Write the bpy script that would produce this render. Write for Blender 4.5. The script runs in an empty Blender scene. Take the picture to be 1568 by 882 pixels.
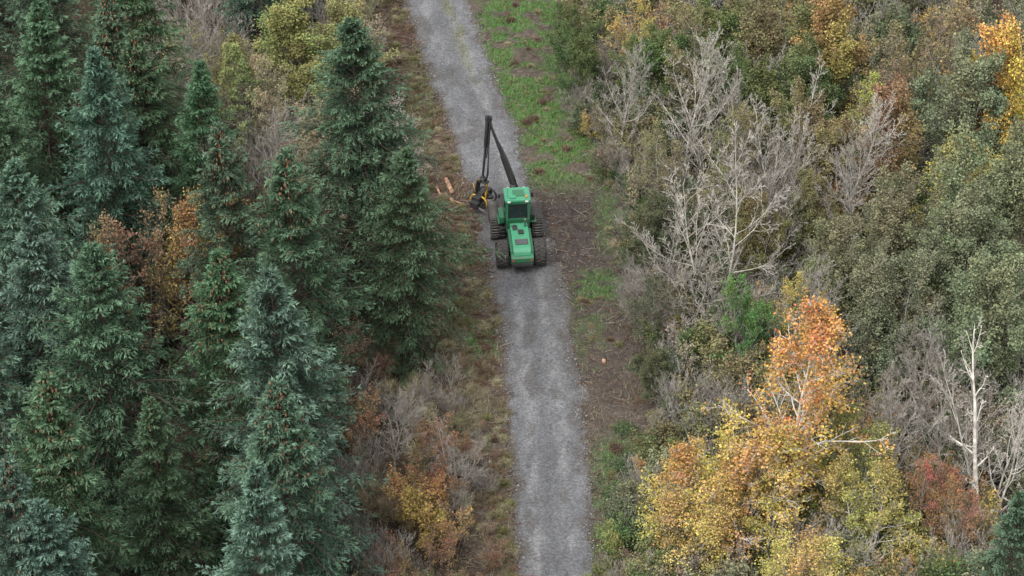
import bpy, math, random
import numpy as np
from mathutils import Vector, Matrix
random.seed(7)
scene=bpy.context.scene
col=scene.collection
PI=math.pi

# ------------------------------------------------------------------ helpers
def mesh_from(name,V,Q,T,qm,tm,mats,colr=None,smooth=False):
    V=np.asarray(V,dtype=np.float32).reshape(-1,3)
    Q=np.asarray(Q,dtype=np.int32).reshape(-1,4); T=np.asarray(T,dtype=np.int32).reshape(-1,3)
    me=bpy.data.meshes.new(name)
    nq,nt=len(Q),len(T)
    me.vertices.add(len(V)); me.vertices.foreach_set("co",V.ravel())
    me.loops.add(nq*4+nt*3)
    me.loops.foreach_set("vertex_index",np.concatenate([Q.ravel(),T.ravel()]).astype(np.int32))
    me.polygons.add(nq+nt)
    ls=np.concatenate([np.arange(nq)*4,nq*4+np.arange(nt)*3]).astype(np.int32)
    me.polygons.foreach_set("loop_start",ls)
    mi=np.concatenate([np.broadcast_to(qm,(nq,)),np.broadcast_to(tm,(nt,))]).astype(np.int32)
    for m in mats: me.materials.append(m)
    me.polygons.foreach_set("material_index",mi)
    if smooth: me.polygons.foreach_set("use_smooth",np.ones(nq+nt,dtype=bool))
    if colr is not None:
        a=me.attributes.new("lc",'FLOAT_COLOR','POINT')
        c=np.ones((len(V),4),dtype=np.float32); c[:,:3]=colr
        a.data.foreach_set("color",c.ravel())
    me.update(); me.validate()
    return me

def add_obj(name,me,loc=(0,0,0),rot=(0,0,0),sc=(1,1,1),color=(1,1,1,1),parent=None):
    o=bpy.data.objects.new(name,me); o.location=loc; o.rotation_euler=rot; o.scale=sc; o.color=color
    if parent: o.parent=parent
    col.objects.link(o); return o

def nrm(a): return a/np.maximum(np.linalg.norm(a,axis=-1,keepdims=True),1e-9)

def tubes(P,R,sides):
    n,k,_=P.shape
    T=np.gradient(P,axis=1); T=nrm(T)
    ref=np.where(np.abs(T[...,2:3])>.9,np.array([1.,0,0]),np.array([0,0,1.]))
    A=nrm(np.cross(T,ref)); B=np.cross(T,A)
    th=np.arange(sides)*2*PI/sides
    V=P[:,:,None,:]+R[:,:,None,None]*(A[:,:,None,:]*np.cos(th)[None,None,:,None]+B[:,:,None,:]*np.sin(th)[None,None,:,None])
    V=V.reshape(-1,3)
    base=(np.arange(n)*k*sides)[:,None,None]+(np.arange(k-1)*sides)[None,:,None]
    s=np.arange(sides)[None,None,:]; s2=(s+1)%sides
    Q=np.stack([base+s,base+s2,base+s2+sides,base+s+sides],-1).reshape(-1,4)
    return V,Q

def interp(P,idx,t):
    k=P.shape[1]; f=t*(k-1); i=np.minimum(f.astype(int),k-2); w=(f-i)[:,None]
    a=P[idx,i]; b=P[idx,i+1]
    return a*(1-w)+b*w, nrm(b-a)

def rand_perp(T,rng,phi=None):
    ref=np.where(np.abs(T[:,2:3])>.9,np.array([1.,0,0]),np.array([0,0,1.]))
    A=nrm(np.cross(T,ref)); B=np.cross(T,A)
    if phi is None: phi=rng.uniform(0,2*PI,len(T))
    return A*np.cos(phi)[:,None]+B*np.sin(phi)[:,None]

class Acc:
    def __init__(s): s.V=[];s.Q=[];s.T=[];s.C=[];s.qm=[];s.tm=[];s.n=0
    def add(s,V,Q=None,T=None,c=(1,1,1),m=0):
        V=np.asarray(V,float).reshape(-1,3)
        s.V.append(V)
        s.C.append(np.broadcast_to(np.asarray(c,dtype=np.float32),(len(V),3)))
        if Q is not None and len(Q): s.Q.append(np.asarray(Q)+s.n); s.qm.append(np.full(len(Q),m))
        if T is not None and len(T): s.T.append(np.asarray(T)+s.n); s.tm.append(np.full(len(T),m))
        s.n+=len(V)
    def mesh(s,name,mats,smooth=False):
        Q=np.concatenate(s.Q) if s.Q else np.zeros((0,4)); T=np.concatenate(s.T) if s.T else np.zeros((0,3))
        qm=np.concatenate(s.qm) if s.qm else np.zeros(0); tm=np.concatenate(s.tm) if s.tm else np.zeros(0)
        return mesh_from(name,np.concatenate(s.V),Q,T,qm,tm,mats,np.concatenate(s.C),smooth)

# ------------------------------------------------------------------ node materials
def newmat(name):
    m=bpy.data.materials.new(name); m.use_nodes=True
    nt=m.node_tree; nt.nodes.clear()
    out=nt.nodes.new("ShaderNodeOutputMaterial")
    return m,nt,out
def N(nt,typ,**k):
    n=nt.nodes.new(typ)
    for a,b in k.items(): setattr(n,a,b)
    return n
def mixc(nt,fac,a,b,mode='MIX'):
    n=N(nt,"ShaderNodeMix",data_type='RGBA',blend_type=mode)
    for sock,v in ((n.inputs[0],fac),(n.inputs[6],a),(n.inputs[7],b)):
        if isinstance(v,bpy.types.NodeSocket): nt.links.new(v,sock)
        elif isinstance(v,(int,float)): sock.default_value=v
        else: sock.default_value=(*v[:3],1)
    return n.outputs[2]
def mathn(nt,op,a,b=0.0,c=None):
    n=N(nt,"ShaderNodeMath",operation=op)
    for i,v in enumerate((a,b,c)):
        if v is None: continue
        if isinstance(v,bpy.types.NodeSocket): nt.links.new(v,n.inputs[i])
        else: n.inputs[i].default_value=v
    return n.outputs[0]
def noise(nt,scale,detail=3,vec=None,out=0,rough=.55):
    n=N(nt,"ShaderNodeTexNoise"); n.inputs["Scale"].default_value=scale; n.inputs["Detail"].default_value=detail
    n.inputs["Roughness"].default_value=rough
    if vec is not None: nt.links.new(vec,n.inputs["Vector"])
    return n.outputs[out]
def ramp(nt,fac,stops):
    n=N(nt,"ShaderNodeValToRGB"); e=n.color_ramp.elements
    while len(e)<len(stops): e.new(.5)
    for i,(p,c) in enumerate(stops):
        e[i].position=p; e[i].color=(*c,1) if len(c)==3 else c
    nt.links.new(fac,n.inputs[0]); return n.outputs[0]
def scalec(nt,colr,fac):
    n=N(nt,"ShaderNodeVectorMath",operation='SCALE')
    nt.links.new(colr,n.inputs[0])
    if isinstance(fac,bpy.types.NodeSocket): nt.links.new(fac,n.inputs[3])
    else: n.inputs[3].default_value=fac
    return n.outputs[0]

def foliage_mat(name,spruce=False):
    m,nt,out=newmat(name); L=nt.links
    oi=N(nt,"ShaderNodeObjectInfo"); at=N(nt,"ShaderNodeAttribute",attribute_name="lc")
    sp=N(nt,"ShaderNodeSeparateColor"); L.new(at.outputs[0],sp.inputs[0])
    hs=N(nt,"ShaderNodeHueSaturation")
    L.new(oi.outputs["Color"],hs.inputs["Color"])
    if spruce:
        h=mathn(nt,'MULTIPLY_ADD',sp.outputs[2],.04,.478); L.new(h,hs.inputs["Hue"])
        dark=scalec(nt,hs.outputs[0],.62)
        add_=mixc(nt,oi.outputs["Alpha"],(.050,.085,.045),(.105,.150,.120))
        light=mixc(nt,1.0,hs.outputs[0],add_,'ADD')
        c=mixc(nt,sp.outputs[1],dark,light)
    else:
        h=mathn(nt,'MULTIPLY_ADD',sp.outputs[1],.11,.452); h2=mathn(nt,'MULTIPLY_ADD',sp.outputs[2],.04,-.02)
        L.new(mathn(nt,'ADD',h,h2),hs.inputs["Hue"])
        hs.inputs["Saturation"].default_value=.93
        c=hs.outputs[0]
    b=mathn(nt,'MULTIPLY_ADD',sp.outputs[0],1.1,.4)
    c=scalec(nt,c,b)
    d=N(nt,"ShaderNodeBsdfDiffuse"); L.new(c,d.inputs["Color"])
    L.new(d.outputs[0],out.inputs[0])
    return m
def bark_mat():
    m,nt,out=newmat("bark"); L=nt.links
    oi=N(nt,"ShaderNodeObjectInfo"); tc=N(nt,"ShaderNodeTexCoord")
    c=mixc(nt,oi.outputs["Alpha"],(.040,.032,.024),(.58,.54,.48))
    nz=noise(nt,2.0,1,tc.outputs["Object"])
    c=scalec(nt,c,mathn(nt,'MULTIPLY_ADD',nz,1.8,.1))
    d=N(nt,"ShaderNodeBsdfDiffuse"); L.new(c,d.inputs["Color"])
    L.new(d.outputs[0],out.inputs[0]); return m
LEAF=foliage_mat("autumn_leaves"); NEEDLE=foliage_mat("spruce_needles",True); BARK=bark_mat()
m,nt,out=newmat("spruce_bark"); d=N(nt,"ShaderNodeBsdfDiffuse"); d.inputs["Color"].default_value=(.075,.058,.045,1); nt.links.new(d.outputs[0],out.inputs[0]); SBARK=m
m,nt,out=newmat("spruce_cones"); d=N(nt,"ShaderNodeBsdfDiffuse")
tc=N(nt,"ShaderNodeTexCoord"); nt.links.new(ramp(nt,noise(nt,6,2,tc.outputs["Object"]),[(.3,(.12,.075,.045)),(.7,(.30,.19,.12))]),d.inputs["Color"])
nt.links.new(d.outputs[0],out.inputs[0]); CONE=m
def attr_mat(name):
    m,nt,out=newmat(name); at=N(nt,"ShaderNodeAttribute",attribute_name="lc")
    d=N(nt,"ShaderNodeBsdfDiffuse"); nt.links.new(at.outputs[0],d.inputs["Color"])
    nt.links.new(d.outputs[0],out.inputs[0]); return m
SCAT=attr_mat("ground_scatter")

# ------------------------------------------------------------------ spruce
def spruce_mesh(seed,h=20.,R=3.3,cones=0.0,nb=300,full=2.0):
    rng=np.random.default_rng(seed); A=Acc()
    k=12; z=np.linspace(0,h,k)
    P0=np.stack([np.cumsum(rng.normal(0,.04,k)),np.cumsum(rng.normal(0,.04,k)),z],1)[None]
    R0=(np.linspace(1,.04,k)*h*.0105)[None]
    V,Q=tubes(P0,R0,7); A.add(V,Q,m=1)
    t=.06+.935*np.sort(rng.uniform(0,1,nb)**.92); t=np.clip(np.round(t*h/.5)*.5/h+rng.normal(0,.06,nb)/h,.03,.993)
    phi=np.arange(nb)*2.39996+rng.normal(0,.5,nb)
    org,_=interp(P0,np.zeros(nb,int),t)
    lob=1+.18*np.sin(phi*2+rng.uniform(0,6))+.15*np.sin(phi*3+t*13+rng.uniform(0,6))
    Lb=(R*np.minimum(1,(1-t)*full)**.85*rng.uniform(.5,1.2,nb)*lob+.10)
    Lb*=np.where(t<.18,.8,1)
    e0=np.interp(t,[0,.4,.75,1],[-.25,-.02,.35,1.0])+rng.normal(0,.12,nb)
    kb=7; s=np.linspace(0,1,kb)
    pitch=e0[:,None]+np.interp(s,[0,.5,.8,1],[.1,-.24,-.26,.15])[None]*np.interp(t,[0,.8,1],[1.4,1,.1])[:,None]
    az=phi[:,None]+np.cumsum(rng.normal(0,.06,(nb,kb)),1)
    D=np.stack([np.cos(pitch)*np.cos(az),np.cos(pitch)*np.sin(az),np.sin(pitch)],-1)*(Lb/(kb-1))[:,None,None]
    P1=org[:,None]+np.concatenate([np.zeros((nb,1,3)),np.cumsum(D[:,:-1],1)],1)
    V,Q=tubes(P1,np.linspace(1,.2,kb)[None]*(.012+.012*Lb)[:,None],3); A.add(V,Q,m=1)
    n2=20; idx=np.repeat(np.arange(nb),n2); m2=len(idx)
    ss=np.tile(np.linspace(.2,1,n2),nb)+rng.normal(0,.015,m2); ss=np.clip(ss,.05,1)
    side=np.where(np.arange(m2)%2==0,1.,-1.)
    o2,T2=interp(P1,idx,ss*.999)
    up=np.array([0,0,1.]); sd=nrm(np.cross(T2,up))*side[:,None]
    ang=rng.uniform(.5,.9,m2)*np.where(ss>.97,.1,1)
    l2=np.minimum(.1+.42*Lb[idx]*(1-ss)**.75*rng.uniform(.6,1.25,m2)+.2,1.25)
    d2=nrm(T2*np.cos(ang)[:,None]+sd*np.sin(ang)[:,None]+up*rng.normal(-.12,.14,m2)[:,None])
    k2=4; P2=[o2]; d=d2.copy()
    for i in range(k2-1):
        P2.append(P2[-1]+d*(l2/(k2-1))[:,None]); d=nrm(d-up*.24+rng.normal(0,.08,(m2,3)))
    P2=np.stack(P2,1)
    n3=8; idx3=np.repeat(np.arange(m2),n3); m3=len(idx3)
    u=rng.uniform(0,1,m3); o3,T3=interp(P2,idx3,u*.999)
    pr=rand_perp(T3,rng)
    d3=nrm(T3*.85+pr*.6+up*.06)
    ln=rng.uniform(.16,.30,m3)*np.interp(t[idx[idx3]],[0,.8,1],[1.05,.9,.6])
    w=nrm(np.cross(d3,rand_perp(d3,rng)))*(rng.uniform(.022,.045,m3))[:,None]
    V=np.stack([o3-w,o3+w,o3+d3*ln[:,None]],1).reshape(-1,3)
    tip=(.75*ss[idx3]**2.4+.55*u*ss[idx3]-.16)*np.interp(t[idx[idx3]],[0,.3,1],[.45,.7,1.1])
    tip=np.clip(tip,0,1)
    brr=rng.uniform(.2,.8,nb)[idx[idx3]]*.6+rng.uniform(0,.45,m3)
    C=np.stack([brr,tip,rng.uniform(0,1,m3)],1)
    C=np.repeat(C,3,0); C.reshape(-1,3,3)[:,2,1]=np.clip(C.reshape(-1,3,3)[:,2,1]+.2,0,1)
    A.add(V,None,np.arange(m3*3).reshape(-1,3),c=C,m=0)
    if cones>0:
        sel=np.where((t[idx]>.72)&(ss>.35)&(rng.uniform(0,1,m2)<cones))[0]
        for s_ in sel:
            p=o2[s_]+rng.normal(0,.14,3)
            PP=np.array([[p,p+[0.02,0,-.08],p+[0.02,0.01,-.2]]]); V,Q=tubes(PP,np.array([[.03,.055,.025]]),4); A.add(V,Q,m=2)
    return A.mesh("spruce_mesh",[NEEDLE,SBARK,CONE])

# ------------------------------------------------------------------ broadleaf
def leafy(A,P,rng,n,size,spread,grp,m=0,upb=.7,asp=.75,hue=None):
    nn=len(P); idx=np.repeat(np.arange(nn),n); M=len(idx)
    o,_=interp(P,idx,rng.uniform(.1,.999,M)); o=o+rng.normal(0,spread,(M,3))
    nm=nrm(rng.normal(0,1,(M,3))+np.array([0,0,upb]))
    a=rand_perp(nm,rng); b=np.cross(nm,a)
    s=rng.uniform(.6,1.25,M)*size
    a=a*(s*.5)[:,None]; b=b*(s*.5*asp)[:,None]
    V=np.stack([o-a,o+b*.9-a*.1,o+a,o-b*.9-a*.1],1).reshape(-1,3)
    hz=np.full(M,.45) if hue is None else np.clip(hue[idx]+rng.normal(0,.12,M),0,1)
    C=np.stack([np.clip(grp[idx]*.6+rng.uniform(0,.45,M),0,1),hz,rng.uniform(0,1,M)],1)
    A.add(V,np.arange(M*4).reshape(-1,4),None,c=np.repeat(C,4,0),m=m)

def tree_mesh(seed,h=12.,stems=1,stemspread=.2,counts=(30,8,7),lens=(.36,.42,.45),ang=(58,45,48),t0=.22,up=(.10,.06,.04),
              leaf_n=0,leaf=.15,spread=.16,r0=.011,minr=.011,wob=.10,top=.35,leaf_keep=1.0,lean=(0,0),upb=.7):
    rng=np.random.default_rng(seed); A=Acc()
    k=10; P=[]
    for i in range(stems):
        a=rng.uniform(0,2*PI); sp=stemspread*(1 if stems>1 else .15)*rng.uniform(.4,1.2)
        d=np.array([math.cos(a)*sp+lean[0],math.sin(a)*sp+lean[1],1.]); d/=np.linalg.norm(d)
        p=np.array([math.cos(a)*.12*(stems>1)*stems**.5,math.sin(a)*.12*(stems>1)*stems**.5,-.1]); pts=[p]
        hh=h*(rng.uniform(.7,1) if stems>1 else 1)
        for j in range(k-1):
            d=d+rng.normal(0,wob*.55,3)*np.array([1,1,.2])+np.array([0,0,.05]); d/=np.linalg.norm(d); pts.append(pts[-1]+d*hh/(k-1))
        P.append(pts)
    P=np.array(P); R=np.linspace(1,.12,k)[None]*np.full((stems,1),h*r0/(stems**.35))
    V,Q=tubes(P,R,6); A.add(V,Q,m=1)
    Lp=np.full(stems,h); grp=rng.uniform(0,1,stems)
    for lv,c in enumerate(counts):
        n=len(P); idx=np.repeat(np.arange(n),c); M=len(idx)
        tm=t0 if lv==0 else .2
        t=tm+(1-tm)*((np.tile(np.arange(c),n)+rng.uniform(0,1,M))/c); t=np.clip(t,0,.995)
        o,T=interp(P,idx,t)
        phi=np.arange(M)*2.4+rng.normal(0,.4,M) if lv==0 else None
        pp=rand_perp(T,rng,phi)
        a=np.radians(ang[lv])*rng.uniform(.65,1.25,M)*(np.interp(t,[tm,1],[1.15,.6]) if lv==0 else 1)
        d=nrm(T*np.cos(a)[:,None]+pp*np.sin(a)[:,None])
        if lv==0:
            tt=(t-tm)/(1-tm); prof=(np.interp(tt,[0,.3,1],[.75,1,top]))
        else: prof=1-.55*t
        L=Lp[idx]*lens[lv]*prof*rng.uniform(.6,1.2,M)
        kk=(7,5,3,3)[lv]; pts=[o]
        for j in range(kk-1):
            pts.append(pts[-1]+d*(L/(kk-1))[:,None]); d=nrm(d+rng.normal(0,wob*1.3,(M,3))+np.array([0,0,up[lv]]))
        fi=t*(R.shape[1]-1); i0=np.minimum(fi.astype(int),R.shape[1]-2); Rp=R[idx,i0]
        r=np.maximum(Rp*(.5 if lv==0 else .6),minr)
        grp=grp[idx] if lv>1 else rng.uniform(0,1,M)
        P=np.stack(pts,1); R=np.maximum(r[:,None]*np.linspace(1,.3,kk)[None],minr*.7); Lp=L
        V,Q=tubes(P,R,(5,3,3,3)[lv]); A.add(V,Q,m=1)
    if leaf_n:
        keep=rng.uniform(0,1,len(P))<leaf_keep*(.55+.9*grp)
        mz=P[:,0]
        hue=.5+.28*np.sin(mz[:,0]*1.1+seed)*np.cos(mz[:,1]*1.0+seed*2)*1.2-.40*(mz[:,2]/h-.6)
        leafy(A,P[keep],rng,leaf_n,leaf,spread,grp[keep],upb=upb,hue=hue[keep])
    return A.mesh("tree_mesh",[LEAF,BARK])

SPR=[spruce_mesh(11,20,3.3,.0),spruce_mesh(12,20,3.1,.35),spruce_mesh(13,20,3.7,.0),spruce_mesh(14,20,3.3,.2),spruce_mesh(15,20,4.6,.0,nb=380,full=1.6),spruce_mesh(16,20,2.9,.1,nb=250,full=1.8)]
BIRCH=[tree_mesh(21,16,counts=(44,9,6),lens=(.28,.42,.45),ang=(54,45,50),up=(.05,.0,-.03),leaf_n=7,leaf=.16,spread=.2,t0=.25,top=.3,r0=.010,leaf_keep=.72),
       tree_mesh(22,13,stems=2,stemspread=.18,counts=(24,9,6),lens=(.28,.42,.45),ang=(52,45,50),up=(.06,.0,-.03),leaf_n=7,leaf=.16,spread=.2,t0=.2,top=.35,leaf_keep=.62),
       tree_mesh(23,14,stems=3,stemspread=.2,counts=(17,8,6),lens=(.28,.42,.45),ang=(52,45,50),up=(.06,.0,-.03),leaf_n=7,leaf=.16,spread=.2,t0=.2,top=.4,leaf_keep=.60)]
BARE=[tree_mesh(31,12,counts=(30,9,7,3),lens=(.36,.42,.42,.5),ang=(48,42,42,40),up=(.16,.1,.08,.05),t0=.2,leaf_n=0,minr=.012),
      tree_mesh(32,12,stems=3,stemspread=.25,counts=(14,8,7,3),lens=(.34,.42,.42,.5),ang=(45,42,42,40),up=(.18,.1,.08,.05),t0=.2,minr=.012),
      tree_mesh(33,11,stems=2,stemspread=.3,counts=(18,8,7,3),lens=(.38,.45,.42,.5),ang=(55,45,42,40),up=(.14,.08,.06,.05),t0=.15,minr=.012)]
SPARSE=[tree_mesh(36,12,stems=2,stemspread=.25,counts=(20,8,7),lens=(.36,.42,.45),ang=(48,42,42),up=(.14,.1,.06),t0=.2,leaf_n=5,leaf=.16,spread=.15,leaf_keep=.6),
        tree_mesh(37,12,stems=3,stemspread=.3,counts=(14,8,7),lens=(.34,.42,.45),ang=(48,42,42),up=(.14,.1,.06),t0=.2,leaf_n=5,leaf=.15,spread=.15,leaf_keep=.55)]
WILL=[tree_mesh(41,11,stems=4,stemspread=.35,counts=(14,8,6),lens=(.36,.42,.45),ang=(48,42,45),up=(.16,.12,.1),t0=.15,leaf_n=13,leaf=.15,spread=.17,top=.5),
      tree_mesh(42,11,stems=3,stemspread=.3,counts=(17,8,7),lens=(.38,.42,.45),ang=(50,42,45),up=(.14,.1,.08),t0=.15,leaf_n=12,leaf=.15,spread=.18,top=.5)]
ROUND=[tree_mesh(51,12,counts=(34,8,7),lens=(.36,.42,.42),ang=(58,45,48),up=(.1,.06,.04),leaf_n=10,leaf=.18,spread=.2,t0=.2,top=.45,leaf_keep=.85),
       tree_mesh(52,12,stems=2,stemspread=.25,counts=(19,8,7),lens=(.36,.42,.42),ang=(55,45,48),up=(.1,.06,.04),leaf_n=9,leaf=.18,spread=.2,t0=.18,top=.45,leaf_keep=.8)]
LARCH=[tree_mesh(61,13,counts=(56,9,4),lens=(.24,.4,.4),ang=(80,55,50),up=(.03,.0,-.03),leaf_n=6,leaf=.14,spread=.14,t0=.12,top=.15,wob=.05,leaf_keep=.8)]
DEAD=tree_mesh(71,15,counts=(13,3,3),lens=(.17,.4,.45),ang=(50,45,48),up=(.1,.06,.04),t0=.2,r0=.0125,minr=.022,top=.5,lean=(-.17,0),wob=.09)
SH_LEAF=[tree_mesh(81+i,3,stems=7,stemspread=.6,counts=(9,7),lens=(.45,.45),ang=(48,45),up=(.1,.06),leaf_n=13,leaf=.14,spread=.13,t0=.15,minr=.009,top=.6) for i in range(3)]
SH_TWIG=[tree_mesh(91+i,3.5,stems=9,stemspread=.55,counts=(10,7,2),lens=(.42,.45,.5),ang=(42,40,40),up=(.12,.08,.05),leaf_n=0,t0=.12,minr=.011,top=.6) for i in range(3)]
SH_SPARSE=[tree_mesh(96+i,3.2,stems=8,stemspread=.55,counts=(9,7,2),lens=(.42,.45,.5),ang=(42,40,40),up=(.12,.08,.05),leaf_n=3,leaf=.12,spread=.1,t0=.12,minr=.010,top=.6) for i in range(2)]
def mound(seed,r=1.,h=.7,n=2400,leaf=.12):
    rng=np.random.default_rng(seed); A=Acc()
    nst=60; a=rng.uniform(0,2*PI,nst); e=rng.uniform(.3,1.4,nst); k=5; L=rng.uniform(.6,1.2,nst)*r
    d=np.stack([np.cos(a)*np.cos(e),np.sin(a)*np.cos(e),np.sin(e)*h/r*1.3],1); pts=[rng.normal(0,.15*r,(nst,3))*[1,1,0]]
    for i in range(k-1): pts.append(pts[-1]+d*(L/(k-1))[:,None]); d=nrm(d+rng.normal(0,.2,(nst,3))-[0,0,.28])
    P=np.stack(pts,1); P[...,2]=np.abs(P[...,2]); V,Q=tubes(P,np.full((nst,k),.008),3); A.add(V,Q,m=1)
    leafy(A,P,rng,n//nst,leaf,.13,rng.uniform(0,1,nst),upb=1.2)
    return A.mesh("mound_mesh",[LEAF,BARK])
def tuft(seed,r=.7,h=.8,n=420,w=.018):
    rng=np.random.default_rng(seed); A=Acc()
    a=rng.uniform(0,2*PI,n); rr=np.sqrt(rng.uniform(0,1,n))*r*.55
    o=np.stack([np.cos(a)*rr,np.sin(a)*rr,np.zeros(n)],1)
    a2=a+rng.normal(0,.8,n); e=rng.uniform(.6,1.5,n); d=np.stack([np.cos(a2)*np.cos(e),np.sin(a2)*np.cos(e),np.sin(e)],1)
    k=4; L=rng.uniform(.5,1.1,n)*h; pts=[o]
    for i in range(k-1): pts.append(pts[-1]+d*(L/(k-1))[:,None]); d=nrm(d-[0,0,.45]+rng.normal(0,.1,(n,3)))
    P=np.stack(pts,1); wv=nrm(np.stack([-np.sin(a2),np.cos(a2),np.zeros(n)],1))*w
    ww=np.array([1,1,.8,.15])[None,:,None]
    V=np.stack([P-wv[:,None]*ww,P+wv[:,None]*ww],2).reshape(-1,3)
    b=(np.arange(n)*k*2)[:,None]+(np.arange(k-1)*2)[None]; Q=np.stack([b,b+1,b+3,b+2],-1).reshape(-1,4)
    C=np.repeat(np.stack([rng.uniform(.1,.9,n),np.ones(n)*.5,rng.uniform(0,1,n)],1),k*2,0)
    A.add(V,Q,c=C,m=0); return A.mesh("tuft_mesh",[LEAF,BARK])
MOUND=[mound(101+i) for i in range(3)]; TUFT=[tuft(111+i) for i in range(3)]

# ------------------------------------------------------------------ place trees (world metres: x east, y along the track)
rnd=random.Random(5)
def place(name,me,x,y,s,color,bark=.3,sxy=1.0,rz=None,k=.10):
    c=[max(0,v*rnd.uniform(1-k,1+k)) for v in color]
    return add_obj(name,me,(x,y,0),(rnd.uniform(-.03,.03),rnd.uniform(-.03,.03),rnd.uniform(0,6.28) if rz is None else rz),
                   (s*sxy,s*sxy,s),(*c,bark))
GB=(.045,.080,.058); GG=(.045,.084,.043); GD=(.044,.073,.042)
TIP={GB:.75,GG:.35,GD:.15}
spr=[(-27.4,-.8,20,0,GG),(-23.4,2.6,19,1,GG),(-22.8,-6.7,20,2,GB),(-18.3,-1.9,17,0,GG),(-26.1,-15.5,19,2,GB),(-24.3,-22.3,20,0,GB),
(-20.2,-26.4,21,2,GG),(-15.4,-11.0,18,3,GG),(-11.4,-15.2,19,3,GG),(-8.6,-4.9,21,4,GD),(-14.7,-24.3,19,1,GD),(-10.9,-28.6,21,0,GB),
(-10.6,-36.2,20,1,GG),(-21.7,-36,20,3,GG),(-11.7,-41,19,0,GB),(-20.4,-41.3,17,2,GB),(-22.2,-40.8,19,5,GB),(-6.3,-8.1,15,2,GD),
(-28.7,-7.1,19,2,GD),(-26.3,-27.9,20,3,GB),(-24.4,-38.6,20,5,GB),(-21.5,1.5,17,3,GD),(-17,-31.2,15,5,GD),(-27.9,7.2,20,2,GG),(-24.1,12.6,19,3,GG),
(-32,-14,20,0,GG),(-33,-24,19,2,GB),(-33,-34,20,3,GG),(-34,-3,20,1,GG),(-28,-46,19,2,GB),(-34,8,20,3,GG)]
for x,y,h,i,c in spr:
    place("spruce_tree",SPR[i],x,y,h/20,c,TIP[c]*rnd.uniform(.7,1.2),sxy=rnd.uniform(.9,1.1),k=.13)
place("spruce_tree",SPR[0],24,-34.5,.6,GG,.4)

GOLD=(.35,.235,.06); YEL=(.34,.28,.07); BRN=(.19,.145,.085); OLV=(.16,.155,.065); GRN=(.085,.125,.045); SAGE=(.145,.165,.09); STRAW=(.27,.235,.14); YGR=(.20,.205,.07)
def W(l,name,M,hb,color,bark,sxy=1.0):
    for n,(x,y,h) in enumerate(l):
        place(name,M[n%len(M)],x/2,y/2,h/hb[n%len(hb)],color,bark,sxy)
W([(30.2,-49.6,15.6)],"birch_tree",BIRCH[:1],[16],(.44,.245,.045),.95,1.12)
W([(23.2,-51.2,12.5)],"birch_tree",BIRCH[2:],[14],(.38,.25,.055),.85,1.2)
W([(19,-52,10.5),(26,-53,10)],"birch_tree",BIRCH[1:],[13,14],GOLD,.8,1.1)
W([(37,-53,10)],"birch_tree",BIRCH[1:],[13],(.30,.215,.06),.75,1.0)
W([(18,-55,8),(28,-62,8)],"birch_tree",BIRCH[1:],[13],YEL,.5,1.3)
W([(36,-46,10.5)],"birch_tree",BIRCH[1:],[13],(.22,.21,.065),.6,.9)
W([(43,-49,7),(46,-53,6.5)],"beech_tree",SPARSE,[12,12],(.28,.12,.055),.4)
W([(22,21,11),(34,12,12),(24,-7,12),(41,8,11),(51,-46,12)],"bare_ash_tree",BARE,[12,12,11],BRN,.66)
W([(14,25,9),(30,26,11),(20,-11,9),(41,-43,10),(31,3,10),(27,14,10)],"bare_ash_tree",BARE,[12,12,11],BRN,.5)
W([(42,0,10),(31,7,10),(49,-43,10),(36,-26,10),(47,-26,9),(46,-38,9),(45,-33,8)],"bare_ash_tree",BARE,[12,12,11],BRN,.42)
W([(26,15,9),(18,12,8),(28,-1,8),(39,18,10),(26,33,10),(24,4,8),(36,4,8)],"hazel_tree",SPARSE+WILL,[12,12,13,13],OLV,.45)
W([(42,31,11)],"beech_tree",ROUND,[12,12],(.28,.175,.06),.3)
W([(37,33,10),(33,38,10)],"oak_tree",WILL,[11,11],OLV,.3)
W([(53,29,12),(47,26,11),(47,12,10),(40,14,9)],"oak_tree",SPARSE+ROUND,[12,12,12,12],(.19,.15,.07),.4)
W([(61.5,18,12)],"maple_tree",ROUND,[12],(.42,.30,.05),.3,1.0)
W([(18,46,7),(45,20,9),(52,5,10),(33,-18,7)],"birch_tree",SPARSE,[12,12],YEL,.4,1.1)
W([(57,12,12),(48,-8,9.5),(36,-14,9),(57,-2,12),(52,-17,11),(43,-23,9),(55,-26,11),(51,-8,10)],"willow_tree",WILL,[11,11],SAGE,.35,1.05)
W([(29,37,9),(10,44,6),(7,53,5),(17,40,7),(36,24,9),(33,30,8)],"willow_tree",WILL,[11,11],GRN,.3,1.15)
W([(27,-18,6.5),(29,-17,5)],"ivy_covered_tree",[SPARSE[0],WILL[1]],[10,11],(.075,.15,.04),.35,.95)
W([(17,-2,6),(17,-14,5),(17,-24,4),(20,4,6)],"hawthorn_bush",[WILL[0],SPARSE[1]],[11,10],(.08,.095,.05),.35,1.2)
W([(-47,-22,12),(-42,-15,12)],"birch_tree",SPARSE,[12,12],(.23,.17,.08),.35,.85)
W([(-35,-17,15.5)],"birch_tree",BIRCH[1:],[13],(.31,.21,.07),.5,.75)
W([(-34,28,9),(-30,36,9),(-25,34,8),(-37,35,8),(-21,40,8)],"larch_tree",LARCH+ROUND,[13,12,12],YGR,.4,1.35)
W([(-30,28,8),(-24,22,8),(-31,15,8),(-46,33,10),(-43,33,8),(-27,12,7),(-22,14,6)],"bare_ash_tree",SPARSE+BARE,[12,12,12,12,11],STRAW,.58)
W([(-13,-37,6),(-6,-41,6)],"bare_ash_tree",BARE,[12,12,11],BRN,.42,1.2)
place("dead_birch_tree",DEAD,25,-23.8,.97,BRN,1.0,rz=0)
place("dead_birch_tree",DEAD,28.5,-24.5,.85,BRN,.9,rz=.6)

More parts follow.
